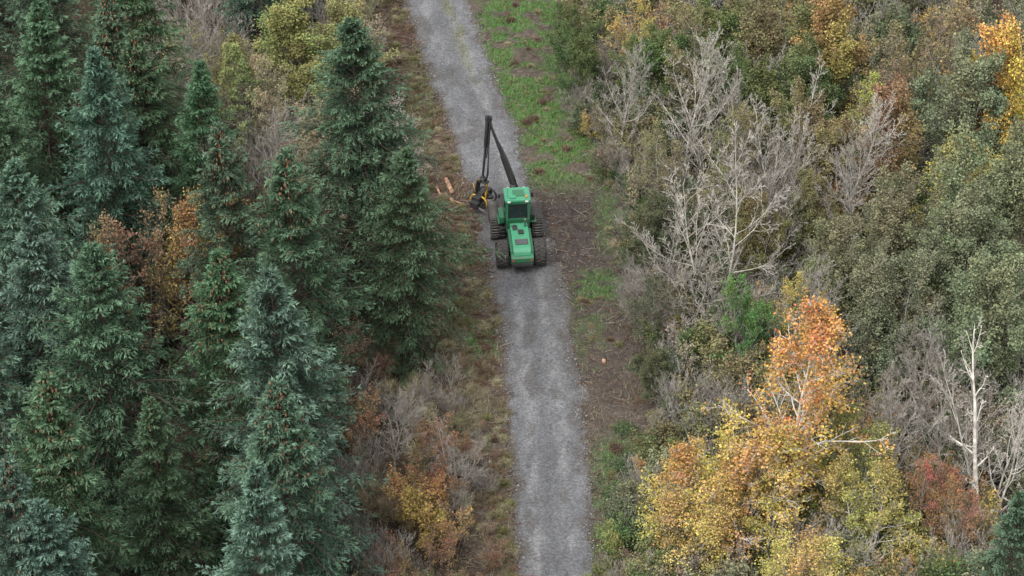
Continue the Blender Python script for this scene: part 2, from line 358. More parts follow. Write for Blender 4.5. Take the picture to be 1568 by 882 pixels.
wood=bpy.data.objects.new("distant_woodland",None); col.objects.link(wood)
for i in range(110):
    x=rnd.uniform(-52,58); y=rnd.uniform(-45,72)
    if -45<x<31 and -60<y<22: continue
    if -30<x<34 and y<26: continue
    if abs(x-np.interp(y,[20,36,60,110],[-2,-5,-13,-34]))<7: continue
    if x<-12 and y<45:
        me=rnd.choice(SPR); c=rnd.choice([GB,GG,GD]); s=rnd.uniform(.8,1.05)
    else:
        me=rnd.choice(ROUND+WILL+SPARSE+BARE+LARCH); c=rnd.choice([BRN,OLV,OLV,SAGE,OLV,BRN,(.26,.19,.07)]); s=rnd.uniform(.8,1.1)
    add_obj("tree_part",me,(x,y,0),(0,0,rnd.uniform(0,6.28)),(s,s,s),(*c,rnd.uniform(.3,.6)),wood)

# ------------------------------------------------------------------ zones
YS=[-60,-29.9,-26.4,-22.1,-16.5,-10.5,-4,2.9,10.4,18.4,27.2,36.7,47,60,150]
LB=[-.2,-.6,-.5,-.9,-2.0,-3.0,-2.3,-3.4,-5.3,-6.8,-8.4,-9.2,-13,-19,-53]
RB=[6.5,5.9,5.7,6.2,8.0,8.3,7.6,7.2,6.6,4.4,4.6,4.6,-3,-8,-42]
RL=[1.2,.5,.35,.2,.04,-.26,-.63,-1.46,-2.6,-4.1,-6.0,-7.8,-11.3,-16,-50]
RR=[5.1,4.35,4.28,4.2,4.16,3.9,3.45,2.7,1.3,.26,-1.6,-3.3,-6.6,-11.5,-46]
fLB=lambda y:np.interp(y,YS,LB); fRB=lambda y:np.interp(y,YS,RB); fRL=lambda y:np.interp(y,YS,RL); fRR=lambda y:np.interp(y,YS,RR)
_r=np.random.default_rng(3); LAT=_r.uniform(0,1,(256,256))
def vn(x,y,s):
    x=np.asarray(x)/s+100.3; y=np.asarray(y)/s+57.7; i=np.floor(x).astype(int); j=np.floor(y).astype(int); u=x-i; v=y-j
    u=u*u*(3-2*u); v=v*v*(3-2*v); g=lambda a,b:LAT[a%256,b%256]
    return (g(i,j)*(1-u)+g(i+1,j)*u)*(1-v)+(g(i,j+1)*(1-u)+g(i+1,j+1)*u)*v
def fb(x,y,s): return (vn(x,y,s)+.5*vn(x+9,y+4,s/2)+.25*vn(x+3,y+8,s/4))/1.75
def gz(x,y):
    d=np.maximum(np.maximum(fRL(y)-x,x-fRR(y)),0)
    return np.clip(d/2.5,0,1)*(fb(x,y,3.5)-.42)*.45
GREEN=[(.6,33,2.6,6,1.),(1.6,24,2.3,5,1.),(3.2,16,2.6,4,.7),(-1.5,33,.9,9,.45),(5.6,.2,1.7,1.6,.5),(-1.7,-5.3,.9,1.4,.9),(6.6,-17.6,1.8,2.5,.5),(-6.5,22,1.2,6,.25),(7.5,8,2,4,.35),(5.4,-22,1.2,3,.3),(4.6,-3,1,4,.25),(-3,-2,1.5,5,.25)]
MUD=[(3.9,7.5,3.0,3.8,.95),(4.6,1.5,2.4,4.5,.85),(0.4,8,2.6,3.5,.7),(4.8,-5,1.8,5,.6)]
def zone(l,x,y):
    v=np.zeros_like(x)
    for cx,cy,sx,sy,a in l: v=np.maximum(v,a*np.exp(-((x-cx)/sx)**4*.7-((y-cy)/sy)**4*.7))
    return v
def sm(a,b,x): t=np.clip((x-a)/(b-a),0,1); return t*t*(3-2*t)
def gcol(x,y):
    lit=np.array([.088,.073,.062]); straw=np.array([.145,.128,.085]); grn=np.array([.07,.13,.045]); mud=np.array([.052,.044,.042]); dark=np.array([.045,.036,.026]); red=np.array([.095,.058,.047])
    n1=fb(x,y,2.2)[...,None]; n2=fb(x+40,y-20,1.1)[...,None]
    c=lit*(.7+.6*n1)
    left=sm(.5,-.5,x-fRL(y))[...,None]
    w=left*sm(.38,.6,n2)*.8; c=c*(1-w)+straw*w
    w=(left[...,0]*sm(-6,3,y))[...,None]*sm(.34,.50,n1)*.85; c=c*(1-w)+red*w
    w=zone(MUD,x,y)[...,None]*sm(.25,.5,n1); c=c*(1-w)+mud*w
    w=np.clip(zone(GREEN,x,y)[...,None]*1.5*sm(.32,.55,n2),0,1); c=c*(1-w)+grn*(.75+.5*n1)*w
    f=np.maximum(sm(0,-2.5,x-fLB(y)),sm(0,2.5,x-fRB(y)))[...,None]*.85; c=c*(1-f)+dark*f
    return c
def axis(lo,hi,st,far):
    a=np.arange(lo,hi+.001,st); o=[];v=st
    p=hi
    while p<far: v*=1.5; p+=v; o.append(p)
    q=lo; v=st; o2=[]
    while q>-far: v*=1.5; q-=v; o2.append(q)
    return np.concatenate([o2[::-1],a,o])
gx=axis(-32,34,.25,3000); gy=axis(-48,60,.3,3000)
X,Y=np.meshgrid(gx,gy,indexing='ij'); nx,ny=X.shape
V=np.stack([X,Y,gz(X,Y)],-1).reshape(-1,3)
ii=(np.arange(nx-1)[:,None]*ny+np.arange(ny-1)[None]); Q=np.stack([ii,ii+ny,ii+ny+1,ii+1],-1).reshape(-1,4)
m,nt,out=newmat("forest_ground"); Lk=nt.links
at=N(nt,"ShaderNodeAttribute",attribute_name="lc"); tc=N(nt,"ShaderNodeTexCoord"); ob=tc.outputs["Object"]
f1=noise(nt,1.6,5,ob,rough=.7); f2=noise(nt,14,3,ob,rough=.7)
c=scalec(nt,at.outputs[0],mathn(nt,'MULTIPLY_ADD',f1,1.9,.05)); c=scalec(nt,c,mathn(nt,'MULTIPLY_ADD',f2,2.1,-.05))
vo=N(nt,"ShaderNodeTexVoronoi"); vo.inputs["Scale"].default_value=9; Lk.new(ob,vo.inputs["Vector"])
sv=N(nt,"ShaderNodeSeparateColor"); Lk.new(vo.outputs["Color"],sv.inputs[0])
lf=ramp(nt,sv.outputs[1],[(0,(.15,.105,.06)),(.5,(.20,.165,.125)),(1,(.10,.06,.04))])
c=mixc(nt,mathn(nt,'MULTIPLY',mathn(nt,'GREATER_THAN',sv.outputs[0],.84),.45),c,lf)
d=N(nt,"ShaderNodeBsdfDiffuse"); Lk.new(c,d.inputs["Color"])
bp=N(nt,"ShaderNodeBump"); bp.inputs["Strength"].default_value=.8; bp.inputs["Distance"].default_value=.1; Lk.new(f2,bp.inputs["Height"]); Lk.new(bp.outputs[0],d.inputs["Normal"])
Lk.new(d.outputs[0],out.inputs[0]); GROUND=m
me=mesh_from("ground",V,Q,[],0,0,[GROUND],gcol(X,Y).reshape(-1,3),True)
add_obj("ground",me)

# road
ry=np.concatenate([np.arange(-60,60,.2),np.arange(60,150,2)]); nu=41; u=np.linspace(0,1,nu)
el=fRL(ry)-.1+(fb(ry*0,ry,1.6)-.5)*1.3+(fb(ry*0+20,ry,.5)-.5)*.5; er=fRR(ry)+.1+(fb(ry*0+50,ry,1.6)-.5)*1.3+(fb(ry*0+70,ry,.5)-.5)*.5
RX=el[:,None]*(1-u)+er[:,None]*u; RY=np.repeat(ry[:,None],nu,1)
cen=(fRL(RY)+fRR(RY))/2; uu=(RX-cen)/4.0+.5+(fb(RX*0+5,RY,9)-.5)*.06
rut=np.exp(-((uu-.26)/.085)**2)+np.exp(-((uu-.69)/.085)**2)
edge=np.minimum(u,1-u)*2
RZ=.006+.06*sm(0,.35,edge)[None]-.035*rut+(fb(RX,RY,.6)-.5)*.03*sm(0,.2,edge)[None]
n1=fb(RX,RY,2.5); n2=fb(RX*2,RY*.5,1.0); n3=fb(RX*2+30,RY,.9)
base=np.array([.108,.109,.113])
rc=base*(.50+.45*n1+.40*n2+.25*n3)[...,None]
r_=(rut*sm(.25,.65,n2)*sm(.15,.55,n3))[...,None]; rc=rc*(1-.6*r_)+np.array([.19,.187,.184])*.6*r_
w=(np.exp(-((uu-.48)/.10)**2)*sm(.3,.6,n3)*.4)[...,None]; rc=rc*(1-w)+np.array([.070,.070,.070])*w
w=(sm(.56,.72,fb(RX*1.5+80,RY*.7,1.3))*.6)[...,None]; rc=rc*(1-w)+np.array([.068,.063,.059])*w
ed=sm(.36,.0,edge[None]+(n1-.5)*.5+(n3-.5)*.5)[...,None]; rc=rc*(1-ed*.85)+np.array([.080,.071,.063])*ed*.85
w=zone(MUD,RX,RY)[...,None]*.7; rc=rc*(1-w)+np.array([.068,.061,.056])*w
w=(np.exp(-((u-.66)/.08)**2)[None]*sm(22,32,RY)*sm(.35,.55,n1))[...,None]*.7; rc=rc*(1-w)+np.array([.10,.105,.05])*w
m,nt,out=newmat("gravel_road"); Lk=nt.links
at=N(nt,"ShaderNodeAttribute",attribute_name="lc"); tc=N(nt,"ShaderNodeTexCoord"); ob=tc.outputs["Object"]
f1=noise(nt,5,5,ob,rough=.75)
vo=N(nt,"ShaderNodeTexVoronoi"); vo.inputs["Scale"].default_value=13; Lk.new(ob,vo.inputs["Vector"])
sv=N(nt,"ShaderNodeSeparateColor"); Lk.new(vo.outputs["Color"],sv.inputs[0])
c=scalec(nt,at.outputs[0],mathn(nt,'MULTIPLY_ADD',f1,1.6,.2)); c=scalec(nt,c,mathn(nt,'MULTIPLY_ADD',sv.outputs[0],.6,.7))
d=N(nt,"ShaderNodeBsdfPrincipled"); d.inputs["Roughness"].default_value=.8; d.inputs["Specular IOR Level"].default_value=.3; Lk.new(c,d.inputs["Base Color"])
bp=N(nt,"ShaderNodeBump"); bp.inputs["Strength"].default_value=.6; bp.inputs["Distance"].default_value=.05; Lk.new(sv.outputs[0],bp.inputs["Height"]); Lk.new(bp.outputs[0],d.inputs["Normal"])
Lk.new(d.outputs[0],out.inputs[0])
ii=(np.arange(len(ry)-1)[:,None]*nu+np.arange(nu-1)[None]); Q=np.stack([ii,ii+1,ii+nu+1,ii+nu],-1).reshape(-1,4)
add_obj("gravel_road",mesh_from("gravel_road",np.stack([RX,RY,RZ],-1).reshape(-1,3),Q,[],0,0,[m],rc.reshape(-1,3),True))

# ------------------------------------------------------------------ scatter: grass, leaves, stones, brash
rng=np.random.default_rng(99)
n=230000; x=rng.uniform(-14,12,n); y=rng.uniform(-31,44,n)
g=zone(GREEN,x,y); n2=fb(x+40,y-20,1.1)
onroad=(x>fRL(y)+.1)&(x<fRR(y)-.1)
left=x<fRL(y)
pg=np.clip(g*1.6*sm(.34,.58,n2),0,1); ps=np.where(left,.5,.15)*sm(.38,.6,n2)*(1-.7*zone(MUD,x,y))
stripr=onroad&(y>24)&(np.abs((x-fRL(y))/(fRR(y)-fRL(y))-.66)<.1)
keep=(~onroad|stripr)&((x<fRB(y)+3)&(x>fLB(y)-4))&(rng.uniform(0,1,n)<np.maximum(pg,ps))
x,y,pg,ps=x[keep],y[keep],pg[keep],ps[keep]; n=len(x)
isg=rng.uniform(0,1,n)<pg/(pg+ps+1e-6)
o=np.stack([x,y,gz(x,y)],1); a=rng.uniform(0,2*PI,n); hh=rng.uniform(.08,.26,n)*np.where(isg,.9,1.4)
tp=o+np.stack([np.cos(a)*hh*.7,np.sin(a)*hh*.7,hh],1); wv=np.stack([-np.sin(a),np.cos(a),0*a],1)*.022
V=np.stack([o-wv,o+wv,tp],1).reshape(-1,3)
C=np.where(isg[:,None],np.array([.095,.185,.05]),np.array([.20,.175,.11]))*rng.uniform(.5,1.3,(n,1))
A=Acc(); A.add(V,None,np.arange(n*3).reshape(-1,3),c=np.repeat(C,3,0)); add_obj("grass",A.mesh("grass",[SCAT]))
n=60000; x=rng.uniform(-13,13,n); y=rng.uniform(-31,44,n); onroad=(x>fRL(y)+.2)&(x<fRR(y)-.2)
keep=(rng.uniform(0,1,n)<np.where(onroad,.012,.75)*(1-.8*zone(GREEN,x,y))*(1-.75*zone(MUD,x,y))); x,y=x[keep],y[keep]; n=len(x)
o=np.stack([x,y,gz(x,y)+.035+.03*((x>fRL(y))&(x<fRR(y)))],1); nm=nrm(rng.normal(0,.35,(n,3))+[0,0,1]); a=rand_perp(nm,rng); b=np.cross(nm,a); s=rng.uniform(.02,.06,n)[:,None]
V=np.stack([o-a*s,o+b*s*.6,o+a*s,o-b*s*.6],1).reshape(-1,3)
pal=np.array([[.16,.12,.08],[.21,.145,.085],[.10,.065,.045],[.19,.165,.135],[.24,.215,.18],[.15,.08,.05]])
C=pal[rng.integers(0,6,n)]*rng.uniform(.6,1.2,(n,1))
A=Acc(); A.add(V,np.arange(n*4).reshape(-1,4),c=np.repeat(C,4,0)); add_obj("leaf_litter",A.mesh("leaf_litter",[SCAT]))
n=9000; y=rng.uniform(-31,44,n); sd=rng.uniform(0,1,n)<.5; x=np.where(sd,fRL(y),fRR(y))+rng.normal(0,.32,n)+np.where(sd,.1,-.1)
q=rng.uniform(0,1,n)<.25; x=np.where(q,rng.uniform(0,1,n)*(fRR(y)-fRL(y))+fRL(y),x)
s=rng.gamma(2.,.013,n)+.012; o=np.stack([x,y,gz(x,y)+.03],1)
dirs=np.array([[1,0,0],[0,1,0],[-1,0,0],[0,-1,0],[0,0,.8],[0,0,-.5]]); th=rng.uniform(0,6,n); ct,st=np.cos(th),np.sin(th)
D=dirs[None]*rng.uniform(.6,1.3,(n,6,1))*s[:,None,None]; D=np.stack([D[...,0]*ct[:,None]-D[...,1]*st[:,None],D[...,0]*st[:,None]+D[...,1]*ct[:,None],D[...,2]],-1)
V=(o[:,None]+D).reshape(-1,3); F=np.array([[0,1,4],[1,2,4],[2,3,4],[3,0,4],[1,0,5],[2,1,5],[3,2,5],[0,3,5]])
T=(np.arange(n)[:,None,None]*6+F[None]).reshape(-1,3)
C=np.array([.17,.168,.17])*rng.uniform(.4,1.6,(n,1)); A=Acc(); A.add(V,None,T,c=np.repeat(C,6,0)); add_obj("gravel_stones",A.mesh("gravel_stones",[SCAT]))
n=7500; y=rng.uniform(-31,44,n); x=np.where(rng.uniform(0,1,n)<.7,rng.uniform(0,1,n)*(fRL(y)-fLB(y)+2)+fLB(y)-2,rng.uniform(0,1,n)*(fRB(y)-fRR(y)+2)+fRR(y))
a=rng.uniform(0,PI*2,n); L=rng.uniform(.2,1.3,n)*rng.uniform(.4,1,n); o=np.stack([x,y,gz(x,y)+.05],1)
d=np.stack([np.cos(a),np.sin(a),rng.uniform(-.02,.3,n)],1); P=np.stack([o,o+d*(L*.5)[:,None]+rng.normal(0,.03,(n,3)),o+d*L[:,None]],1)
V,Q=tubes(P,np.stack([np.full(n,.018),np.full(n,.014),np.full(n,.007)],1)*rng.uniform(.6,1.6,(n,1)),3)
pal=np.array([[.09,.065,.05],[.21,.19,.16],[.15,.075,.05],[.16,.13,.10]]); C=pal[rng.integers(0,4,n)]*rng.uniform(.7,1.2,(n,1))
A=Acc(); A.add(V,Q,c=np.repeat(C,9,0)); add_obj("logging_brash",A.mesh("logging_brash",[SCAT]))

# ------------------------------------------------------------------ undergrowth (one parent)
ug=bpy.data.objects.new("undergrowth",None); col.objects.link(ug)
def u(me,x,y,s,c,b,sz=1.0):
    k=rnd.uniform(.75,1.25); add_obj("shrub_part",me,(x,y,float(gz(np.float64(x),np.float64(y)))-.03),(0,0,rnd.uniform(0,6.28)),(s,s,s*sz),(*[v*k for v in c],b),ug)
for i in range(740):
    y=rnd.uniform(-32,54); x=fRB(y)+abs(rnd.uniform(0,1)**1.4)*(33-fRB(y)); r=rnd.random(); d=x-fRB(y)
    s=rnd.uniform(.7,1.25)*(.6+.4*min(1,d/3))
    if r<.28: u(rnd.choice(SH_TWIG),x,y,s*1.15,BRN,rnd.uniform(.3,.6))
    elif r<.54: u(rnd.choice(SH_LEAF),x,y,s*1.1,rnd.choice([OLV,SAGE,GRN,OLV,(.08,.10,.05)]),.3)
    elif r<.70: u(rnd.choice(SH_SPARSE),x,y,s*1.1,rnd.choice([BRN,STRAW,GOLD,OLV]),.45)
    elif r<.90: u(rnd.choice(MOUND),x,y,s*1.45,rnd.choice([GRN,(.07,.095,.04),OLV,BRN]),.2)
    else: u(rnd.choice(TUFT),x,y,s*1.3,STRAW,.2)
for i in range(280):
    y=rnd.uniform(-34,48); x=fLB(y)-rnd.uniform(0,1)**1.3*7; r=rnd.random(); d=fLB(y)-x; s=rnd.uniform(.5,1)*(.5+.5*min(1,d/3))
    if y<-8:
        if r<.25: u(rnd.choice(SH_TWIG),x,y,s*.95,BRN,rnd.uniform(.3,.5))
        elif r<.58: u(rnd.choice(SH_SPARSE),x,y,s,rnd.choice([BRN,(.25,.15,.07),(.20,.125,.065),OLV]),.35)
        elif r<.78: u(rnd.choice(MOUND),x,y,s*.9,rnd.choice([(.15,.10,.06),OLV]),.3,.8)
        else: u(rnd.choice(TUFT),x,y,s*1.3,STRAW,.2)
    elif y<10: u(rnd.choice(TUFT+MOUND),x,y,s*1.1,rnd.choice([STRAW,OLV,STRAW]),.2,.8)
    else:
        if r<.25: u(rnd.choice(SH_TWIG),x,y,s*.8,BRN,rnd.uniform(.3,.5))
        elif r<.55: u(rnd.choice(MOUND),x,y,s,(.14,.085,.058),.2,.8)
        else: u(rnd.choice(TUFT),x,y,s*1.2,rnd.choice([STRAW,(.20,.21,.09)]),.2)
for i in range(260):
    y=rnd.uniform(-30,45); x=-7-rnd.uniform(0,1)*24; r=rnd.random()
    if x>fLB(y)-2: continue
    if y>10: u(rnd.choice(SH_TWIG+TUFT+SH_SPARSE),x,y,rnd.uniform(.9,1.5),rnd.choice([STRAW,YGR,STRAW]),rnd.uniform(.4,.65))
    elif r<.5: u(rnd.choice(SH_TWIG),x,y,rnd.uniform(.6,1.2),BRN,.3)
    else: u(rnd.choice(TUFT+SH_SPARSE),x,y,rnd.uniform(.6,1.1),(.19,.14,.075),.2)
for i in range(320):
    y=rnd.uniform(-30,44)
    if rnd.random()<.7: x=rnd.uniform(float(fLB(y)),float(fRL(y))-.2)
    else: x=rnd.uniform(float(fRR(y))+.8,float(fRB(y)))
    if 1<x<6 and -1<y<11: continue
    u(rnd.choice(TUFT+MOUND[:1]),x,y,rnd.uniform(.25,.55),rnd.choice([STRAW,(.19,.165,.09),(.14,.09,.06),(.13,.085,.058),OLV]),.3)
for x,y,s,c in [(-4.5,-23,1.0,(.33,.22,.06)),(-5.6,-22,.85,GOLD),(-3.6,-21,.8,(.28,.17,.065)),(-3.2,-24,.8,(.32,.22,.065)),(-5.0,-20,.8,(.26,.15,.065))]: u(SH_SPARSE[0] if s<.9 else SH_LEAF[0],x,y,s,c,.4)
for i in range(16): u(rnd.choice(MOUND),rnd.gauss(6.9,.9),rnd.gauss(-17.5,2),rnd.uniform(.5,.9),(.08,.115,.05),.2,.7)
for i in range(36): u(rnd.choice(MOUND+SH_LEAF),rnd.gauss(12,3.5),rnd.gauss(-27,2.2),rnd.uniform(.6,1),rnd.choice([(.20,.215,.06),(.15,.17,.055),YEL]),.2)
for i in range(22): u(rnd.choice(SH_LEAF),rnd.uniform(16,24),rnd.gauss(-28.5,1.6),rnd.uniform(.6,1),rnd.choice([(.20,.215,.06),YEL]),.2)

# ------------------------------------------------------------------ harvester
def pmat(name,c,rough=.5,metal=0,dirt=.25,dirtc=(.10,.085,.07),sc=3.):
    m,nt,out=newmat(name); tc=N(nt,"ShaderNodeTexCoord"); nz=noise(nt,sc,6,tc.outputs["Object"],rough=.7)
    f=ramp(nt,nz,[(.42,(0,0,0)),(.72,(1,1,1))]); cc=mixc(nt,mathn(nt,'MULTIPLY',f,dirt*2),c,dirtc)
    d=N(nt,"ShaderNodeBsdfPrincipled"); nt.links.new(cc,d.inputs["Base Color"]); d.inputs["Metallic"].default_value=metal
    nt.links.new(mathn(nt,'MULTIPLY_ADD',f,.3,rough),d.inputs["Roughness"]); nt.links.new(d.outputs[0],out.inputs[0]); return m
GRNP=pmat("green_paint",(.012,.125,.052),.4,dirt=.25); GRN_SKY=pmat("green_paint_sky_lit",(.04,.25,.13),.38,dirt=.2)  # second green for hood and roof: sky reflection put into the colour
BLK=pmat("black_paint",(.018,.018,.02),.5,dirt=.12); RUB=pmat("tyre_rubber",(.028,.027,.027),.85,dirt=.35,sc=4)
STL=pmat("track_steel",(.10,.095,.09),.55,.4,dirt=.4); YELP=pmat("yellow_paint",(.50,.30,.03),.45,dirt=.2); GLS=pmat("dark_glass",(.012,.016,.018),.08,dirt=0)
GRY=pmat("grey_metal",(.25,.25,.26),.45,.4); WHT=pmat("lamp_lens",(.6,.6,.58),.3,dirt=.05); ORB=pmat("beacon_orange",(.7,.22,.02),.3,dirt=0); RED_=pmat("red_lens",(.45,.02,.02),.3,dirt=0)
import bmesh
hv=bpy.data.objects.new("forestry_harvester",None); hv.location=(.55,2.6,.03); hv.rotation_euler=(0,0,math.radians(5)); col.objects.link(hv)
PAR=hv
def fin(bm,name,mat,bev=0,seg=2,smooth=False,rot=(0,0,0),loc=(0,0,0)):
    if bev: bmesh.ops.bevel(bm,geom=bm.edges[:],offset=bev,segments=seg,affect='EDGES',profile=.6)
    me=bpy.data.meshes.new(name); bm.to_mesh(me); bm.free(); me.materials.append(mat)
    return add_obj(name,me,loc,rot,parent=PAR)
def box(name,c,s,mat,bev=.03,rot=(0,0,0),taper=None):
    bm=bmesh.new(); bmesh.ops.create_cube(bm,size=1)
    for v in bm.verts: v.co=Vector((v.co.x*s[0],v.co.y*s[1],v.co.z*s[2]))
    return fin(bm,name,mat,bev,rot=rot,loc=c)
def prism(name,prof,x0,x1,mat,bev=.03):
    bm=bmesh.new(); a=[bm.verts.new((x0,p[0],p[1])) for p in prof]; b=[bm.verts.new((x1,p[0],p[1])) for p in prof]
    bm.faces.new(a); bm.faces.new(b[::-1]); n=len(prof)
    for i in range(n): bm.faces.new((a[i],b[i],b[(i+1)%n],a[(i+1)%n])[::-1])
    bmesh.ops.recalc_face_normals(bm,faces=bm.faces[:]); return fin(bm,name,mat,bev)
def rod(name,pts,r,mat,sides=8,caps=True):
    P=np.array(pts,float)[None]; rr=np.broadcast_to(np.array(r,float),(len(pts),))[None]
    V,Q=tubes(P,rr,sides); A=Acc(); A.add(V,Q)
    me=A.mesh(name,[mat],True)
    bm=bmesh.new(); bm.from_mesh(me); bmesh.ops.holes_fill(bm,edges=[e for e in bm.edges if e.is_boundary],sides=0); bm.to_mesh(me); bm.free()
    return add_obj(name,me,parent=PAR)
def beam(name,p,q,w,h,mat,w2=None,h2=None,bev=.02):
    p=Vector(p);q=Vector(q);d=q-p;L=d.length; bm=bmesh.new(); bmesh.ops.create_cube(bm,size=1)
    for v in bm.verts:
        e=v.co.z>0; v.co=Vector((v.co.x*(w2 if e and w2 else w),v.co.y*(h2 if e and h2 else h),v.co.z*L))
    o=fin(bm,name,mat,bev,loc=(p+q)/2); o.rotation_euler=d.to_track_quat('Z','Y').to_euler(); return o
def lathe_x(prof,n=28):
    V=[];Q=[]; k=len(prof)
    for i in range(n):
        a=2*PI*i/n
        for (x,r) in prof: V.append((x,r*math.cos(a),r*math.sin(a)))
    for i in range(n):
        for j in range(k-1): Q.append((i*k+j,i*k+j+1,((i+1)%n)*k+j+1,((i+1)%n)*k+j))
    return np.array(V),np.array(Q)
def wheel(name,x,y,z,r,w,lugs=True,rim=GRNP):
    A=Acc(); h=w/2
    V,Q=lathe_x([(-h*.72,r*.55),(-h*.95,r*.66),(-h,r*.82),(-h*.86,r*.93),(-h*.5,r*.965),(0,r*.975),(h*.5,r*.965),(h*.86,r*.93),(h,r*.82),(h*.95,r*.66),(h*.72,r*.55)]); A.add(V,Q,m=0)
    V,Q=lathe_x([(-h*.72,r*.56),(-h*.5,r*.52),(-h*.3,r*.40),(-h*.3,r*.2),(-h*.45,r*.18),(-h*.45,0.001)],20); A.add(V,Q,m=1)
    V,Q=lathe_x([(h*.72,r*.56),(h*.5,r*.52),(h*.3,r*.40),(h*.3,r*.2),(h*.45,r*.18),(h*.45,0.001)],20); A.add(V,Q,m=1)
    if lugs:
        nl=20
        for sd in (-1,1):
            for i in range(nl):
                a=2*PI*(i+(.5 if sd>0 else 0))/nl; vs=[]
                for (xx,da) in ((0.03*sd,-.0),(h*.98*sd,.17)):
                    for dd in (-.045,.045):
                        for rr in (.93,1.03 if abs(xx)<h*.5 else .99):
                            b=a+da+dd; vs.append((xx,r*rr*math.cos(b),r*rr*math.sin(b)))
                A.add(np.array(vs),np.array([[0,1,3,2],[4,6,7,5],[0,4,5,1],[2,3,7,6],[1,5,7,3],[0,2,6,4]]),m=0)
    return add_obj(name,A.mesh(name,[RUB,rim],False),(x,y,z),(rnd.uniform(0,.3),0,0),parent=PAR)
for sx,n in ((-1,"left"),(1,"right")): wheel("rear_wheel_"+n,sx*1.16,0,.84,.85,.76)
rod("rear_axle",[(-.9,0,.82),(.9,0,.82)],.16,BLK,10)
box("rear_chassis",(0,.5,.95),(1.0,2.7,.5),BLK,.04)
prism("engine_lower_cowl",[(-1.28,.95),(-1.12,.72),(1.5,.8),(1.5,1.42),(-1.05,1.42),(-1.28,1.25)],-.70,.70,GRNP,.06)
prism("engine_hood",[(-1.18,1.35),(-1.08,1.62),(-.85,1.78),(1.55,2.0),(1.75,1.9),(1.75,1.35)],-.56,.56,GRN_SKY,.07)
prism("hood_side_left",[(-.9,1.3),(-.8,1.55),(1.4,1.72),(1.4,1.3)],-.72,-.55,GRNP,.03)
prism("hood_side_right",[(-.9,1.3),(-.8,1.55),(1.4,1.72),(1.4,1.3)],.55,.72,GRNP,.03)
sl=math.atan2(.22,2.4)
box("hood_grille_top",(.02,-.3,1.845),(.78,.52,.03),BLK,.01,(sl,0,0))
for i in range(6): box("grille_slat_%d"%i,(.02,-.5+i*.08,1.868-.0+(-.2+i*.08)*.09),(.7,.02,.02),GRY,0,(sl,0,0))
box("hood_intake",(.05,.62,1.97),(.34,.34,.12),BLK,.03,(sl,0,0))
box("hood_step",(-.28,1.1,1.985),(.3,.5,.03),BLK,.01,(sl,0,0))
rod("exhaust_pipe",[(.36,1.2,1.9),(.36,1.2,2.45),(.36,1.12,2.55)],.055,GRY)
box("rear_grille",(0,-1.255,1.12),(.86,.03,.26),BLK,.01)
for sx in (-1,1):
    box("tail_lamp_%d"%sx,(sx*.58,-1.28,1.12),(.12,.04,.1),RED_,.01)
    box("rear_handrail_post_%d"%sx,(sx*.5,1.2,2.1),(.03,.03,.3),BLK,0)
box("rear_bumper",(0,-1.32,.82),(1.3,.12,.22),BLK,.03)
rod("articulation_joint",[(0,1.75,.7),(0,1.75,1.3)],.22,BLK,12)
beam("steer_cylinder_l",(-.35,1.2,.95),(-.4,2.4,.95),.1,.1,GRY); beam("steer_cylinder_r",(.35,1.2,.95),(.4,2.4,.95),.1,.1,GRY)
box("front_chassis",(0,4.2,1.0),(1.15,4.0,.5),BLK,.05)
box("front_deck",(0,4.3,1.33),(1.5,3.4,.14),BLK,.03)
for sx,nm_ in ((-1,"left"),(1,"right")):
    cx=sx*1.30
    box("bogie_case_"+nm_,(sx*.88,4.0,.72),(.28,1.7,.42),BLK,.08)
    for dy in (-.79,.79): wheel("bogie_wheel_%s_%d"%(nm_,dy>0),cx,4.0+dy,.68,.62,.62,False)
    r=.69; sl_=1.58; per=2*sl_+2*PI*r; npl=44; A=Acc()
    for i in range(npl):
        s=per*i/npl
        if s<sl_: py,pz,an=-.79+s,.68+r,0
        elif s<sl_+PI*r: a=(s-sl_)/r; py,pz,an=.79+r*math.sin(a),.68+r*math.cos(a),-a
        elif s<2*sl_+PI*r: py,pz,an=.79-(s-sl_-PI*r),.68-r,PI
        else: a=(s-2*sl_-PI*r)/r; py,pz,an=-.79-r*math.sin(a),.68-r*math.cos(a),PI-a
        if an==0: pz-=.05*math.sin(PI*s/sl_)
        c,s_=math.cos(an),math.sin(an)
        for (bw,bl,bh,off) in ((.72,.085,.05,0),(.66,.035,.07,.03)):
            vs=np.array([(xx*bw/2,yy*bl/2,zz*bh/2+off) for xx in(-1,1) for yy in(-1,1) for zz in(-1,1)])
            vv=np.stack([vs[:,0],vs[:,1]*c-vs[:,2]*s_+py,vs[:,1]*s_+vs[:,2]*c+pz],1)
            A.add(vv,np.array([[0,1,3,2],[4,6,7,5],[0,4,5,1],[2,3,7,6],[1,5,7,3],[0,2,6,4]]))
        for xx in (-.31,.31):
            vs=np.array([(xx+x_*.03,y_*.075,z_*.02) for x_ in(-1,1) for y_ in(-1,1) for z_ in(-1,1)])
            vv=np.stack([vs[:,0],vs[:,1]*c-vs[:,2]*s_+py,vs[:,1]*s_+vs[:,2]*c+pz],1); A.add(vv,np.array([[0,1,3,2],[4,6,7,5],[0,4,5,1],[2,3,7,6],[1,5,7,3],[0,2,6,4]]))
    add_obj("bogie_track_"+nm_,A.mesh("track",[STL]),(cx,4.0,0),parent=hv)
    prism("front_fender_"+nm_,[(2.5,1.42),(2.7,1.5),(3.4,1.5),(3.4,1.45),(2.7,1.44),(2.52,1.36)],sx*.72 if sx>0 else -1.2,1.2 if sx>0 else -.72,GRNP,.0)
prism("cab_lower",[(2.12,1.0),(2.06,1.85),(3.6,1.85),(3.85,1.6),(3.85,1.2),(3.4,1.0)],-.74,.74,GRNP,.05)
